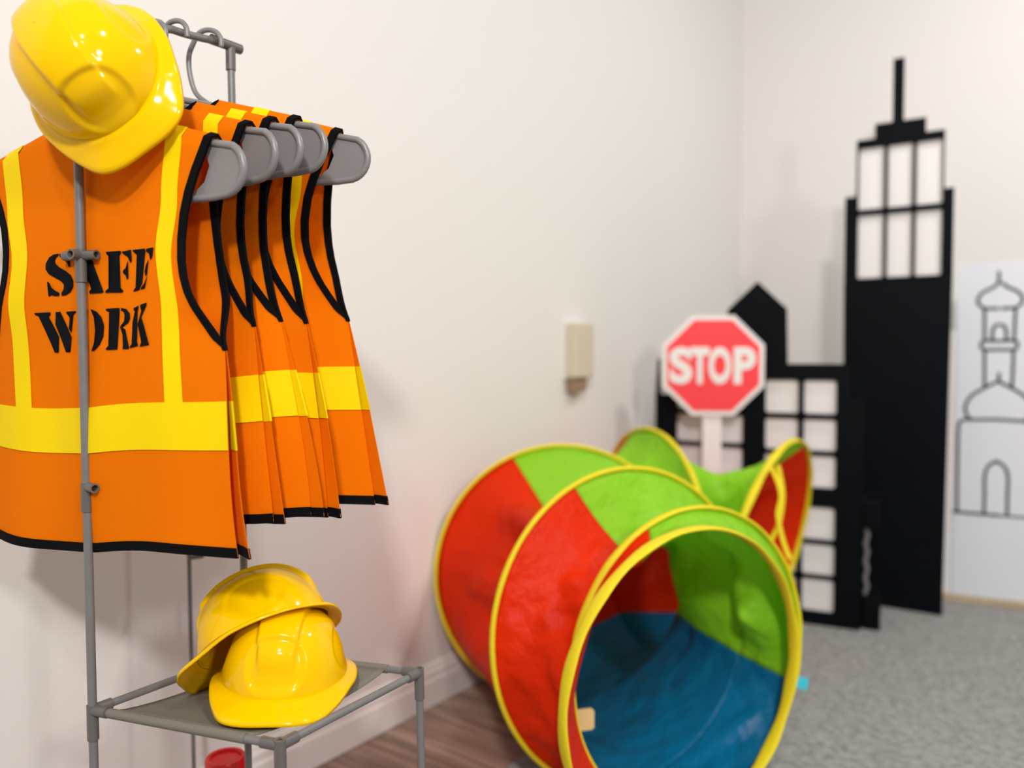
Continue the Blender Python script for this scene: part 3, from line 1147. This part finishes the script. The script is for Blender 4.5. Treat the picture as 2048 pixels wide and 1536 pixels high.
# ================================================================== drawing panel
P1 = on_floor(1893, 1201, 0.004)
P2 = on_floor(2048, 1220, 0.004)
PD = (P2 - P1)
PD.z = 0
PD.normalize()
P1.z = 0
panel = tag(empty('drawing_panel', P1, Matrix((PD, V((-PD.y, PD.x, 0)), (0, 0, 1))).transposed()),
            'white paper panel with a line drawing of a domed minaret building', 'drawing')
pp_ = lambda px, py: on_plane(px, py, P1, PD)
xl = pp_(1911, 800)[0]
ztop = pp_(1980, 524)[1]
zb = pp_(1980, 1196)[1]
xc = pp_(1998, 700)[0]
xr = 2 * xc - xl + 0.12
prism('paper', [(xl, zb), (xr, zb), (xr, ztop), (xl, ztop)], 0.004, M['paper'], panel)
xl2 = pp_(1870, 1190)[0]
prism('backing_board', [(xl2, zb), (xr, zb), (xr, zb + 0.8 * (ztop - zb)), (xl2 + 0.02, zb + 0.8 * (ztop - zb))], 0.008, M['white_pane'], panel, y0=0.0045)
bevel(prism('foot_strip', [(xl2, 0.0045), (xr, 0.0045), (xr, zb - 0.0005), (xl2, zb - 0.0005)], 0.016, M['tan_trim'], panel, y0=-0.003), 0.0015)


def stroke(pts, wd=0.0088, mirror=False, closed=False):
    def one(P):
        P = [V((x, -0.0008, z)) for x, z in P]
        sec = [(-wd / 2, -0.0004), (wd / 2, -0.0004), (wd / 2, 0.0004), (-wd / 2, 0.0004)]
        vs, fs = sweep(P, sec, (0, -1, 0), closed)
        obj('drawn_line', vs, fs, M['ink'], panel)
    L_ = [pp_(a, b) for a, b in pts]
    one(L_)
    if mirror:
        one([(2 * xc - x, z) for x, z in L_])


def sm(pts, k=5):
    return [(p.x, p.y) for p in smooth_pts([(a, b, 0) for a, b in pts], k)]


stroke([(1998, 542), (1998, 566)])
stroke(sm([(1998, 565), (1986, 575), (1966, 585), (1956, 598), (1958, 609), (1969, 617)]), mirror=True)
stroke([(1969, 617), (1998, 617)], mirror=True)
stroke([(1969, 617), (1969, 682)], mirror=True)
stroke(sm([(1985, 681), (1985, 664), (1989, 653), (1998, 648)]), mirror=True)
stroke(sm([(1998, 682), (1968, 682), (1962, 690), (1968, 699), (1998, 699)]), mirror=True)
stroke([(1969, 699), (1969, 772)], mirror=True)
stroke([(1998, 745), (1998, 762)])
stroke(sm([(1998, 762), (1970, 775), (1945, 790), (1932, 808), (1931, 824), (1940, 838)]), mirror=True)
stroke(sm([(1914, 1023), (1915, 936), (1917, 856), (1922, 842), (1930, 839)]), mirror=True)
stroke([(1930, 839), (1998, 839)], mirror=True)
stroke(sm([(1968, 1027), (1969, 985), (1970, 948), (1980, 929), (1998, 922)]), mirror=True)
stroke([(1905, 1023), (1998, 1031)])
zz = pp_(1998, 1031)[1]
o = obj('drawn_line', *sweep([V((xc, -0.0008, zz)), V((xr - 0.005, -0.0008, zz))], [(-0.003, -0.0004), (0.003, -0.0004), (0.003, 0.0004), (-0.003, 0.0004)], (0, -1, 0)), M['ink'], panel)

# ================================================================== stop sign
Sd = 2.385
Sc = at(1426, 731, Sd)
sx = Matrix.Rotation(math.radians(-6), 3, 'Z')
sign = tag(empty('stop_sign', (Sc.x, Sc.y, 0), sx), 'red octagonal STOP sign on a white post behind the tunnel', 'sign')
hz = Sc.z
R8 = 100 / 1600 * Sd / math.cos(math.pi / 8)


def octo(r):
    return [(r * math.cos(math.pi / 8 + i * math.pi / 4), hz + r * math.sin(math.pi / 8 + i * math.pi / 4)) for i in range(8)]


prism('rim_plate', octo(R8), 0.008, M['sign_white'], sign)
prism('red_face', octo(R8 * 0.905), 0.002, M['sign_red'], sign, y0=-0.0022)
bevel(box('pole', (-0.028, 0.009, 0.0045), (0.028, 0.021, hz), M['sign_white'], sign), 0.002)
box('foot_plate', (-0.07, -0.02, 0.0045), (0.07, 0.05, 0.014), M['sign_white'], sign, 0.002)


def letter(ch, x, w_, h_):
    cu = bpy.data.curves.new('txt', 'FONT')
    cu.body = ch
    cu.size = 1
    cu.offset = 0.045
    cu.extrude = 0.004
    to = bpy.data.objects.new('txt', cu)
    C.objects.link(to)
    dg = bpy.context.evaluated_depsgraph_get()
    dg.update()
    me = bpy.data.meshes.new_from_object(to.evaluated_get(dg))
    bpy.data.objects.remove(to)
    bpy.data.curves.remove(cu)
    xs = [v.co.x for v in me.vertices]
    ys = [v.co.y for v in me.vertices]
    for v in me.vertices:
        v.co = ((v.co.x - min(xs)) / (max(xs) - min(xs)) * w_ + x, -0.0032 - v.co.z * 0.2, hz + ((v.co.y - min(ys)) / (max(ys) - min(ys)) - 0.5) * h_)
    me.materials.clear()
    me.materials.append(M['sign_white'])
    me.name = 'letter'
    o = bpy.data.objects.new('letter', me)
    C.objects.link(o)
    o.parent = sign


px2m = Sd / 1600
for ch, a, b in (('S', 1340, 1385), ('T', 1381, 1419), ('O', 1417, 1461), ('P', 1466, 1509)):
    letter(ch, (a - 1426) * px2m, (b - a) * px2m, 74 * px2m)

# ================================================================== small things
# wall box on the left wall
r = ray(1148, 705)
tw_ = (WL - EYE.dot(NL)) / r.dot(NL)
Wp = EYE + r * tw_
wrot = Matrix((DL, -NL, (0, 0, 1))).transposed()
wb = tag(empty('wall_box', Wp, wrot), 'beige plastic box mounted on the left wall', 'wall box')
box('body', (-0.055, -0.045, -0.072), (0.040, 0, 0.083), M['beige'], wb, 0.005)
box('backplate', (-0.060, -0.006, -0.078), (0.050, 0, 0.092), M['white_trim'], wb, 0.002)
prism('lower_spout', [(-0.042, -0.115), (0.012, -0.110), (0.020, -0.074), (-0.048, -0.074)], 0.03, M['tan_plastic'], wb, y0=-0.034)

# red canister under the rack, seen only by its lid
rc = at(451, 1512, 1.14)
can = tag(empty('canister', (rc.x, rc.y, 0)), 'red round canister with a lid on the floor behind the rack', 'canister')


def lathe(name, prof_, m, parent, n=32):
    vs, fs = [], []
    for r_, z in prof_:
        for i in range(n):
            a = 2 * math.pi * i / n
            vs.append((r_ * math.cos(a), r_ * math.sin(a), z))
    for j in range(len(prof_) - 1):
        for i in range(n):
            k = (i + 1) % n
            fs.append((j * n + i, j * n + k, (j + 1) * n + k, (j + 1) * n + i))
    o = obj(name, vs, fs, m, parent, True)
    md = o.modifiers.new('edge', 'EDGE_SPLIT')
    md.split_angle = math.radians(35)
    return o


zt_ = rc.z
lathe('body', [(0.0001, 0.0), (0.025, 0.0), (0.026, 0.003), (0.026, zt_ - 0.022)], M['red_plastic'], can)
lathe('lid', [(0.026, zt_ - 0.024), (0.0285, zt_ - 0.022), (0.0285, zt_ - 0.003), (0.0265, zt_), (0.022, zt_ - 0.001), (0.0215, zt_ - 0.004), (0.0001, zt_ - 0.004)], M['red_plastic'], can)

# thin grey pole standing between the rack and the wall
pb = at(381, 1230, 1.26)
pole = tag(empty('thin_pole', (pb.x, pb.y, 0)), 'thin grey pole standing close to the wall behind the rack', 'pole')
tube('shaft', [V((0.003, 0, 0)), V((-0.002, 0, 0.60))], 0.0032, M['tube'], pole)
pipe_sleeve('side_stub', V((0, 0, 0.48)), V((0.022, -0.004, 0.484)), 0.004, M['joint'], pole, True)
lathe('foot', [(0.0001, 0.006), (0.008, 0.006), (0.014, 0.0)], M['joint'], pole, 16)
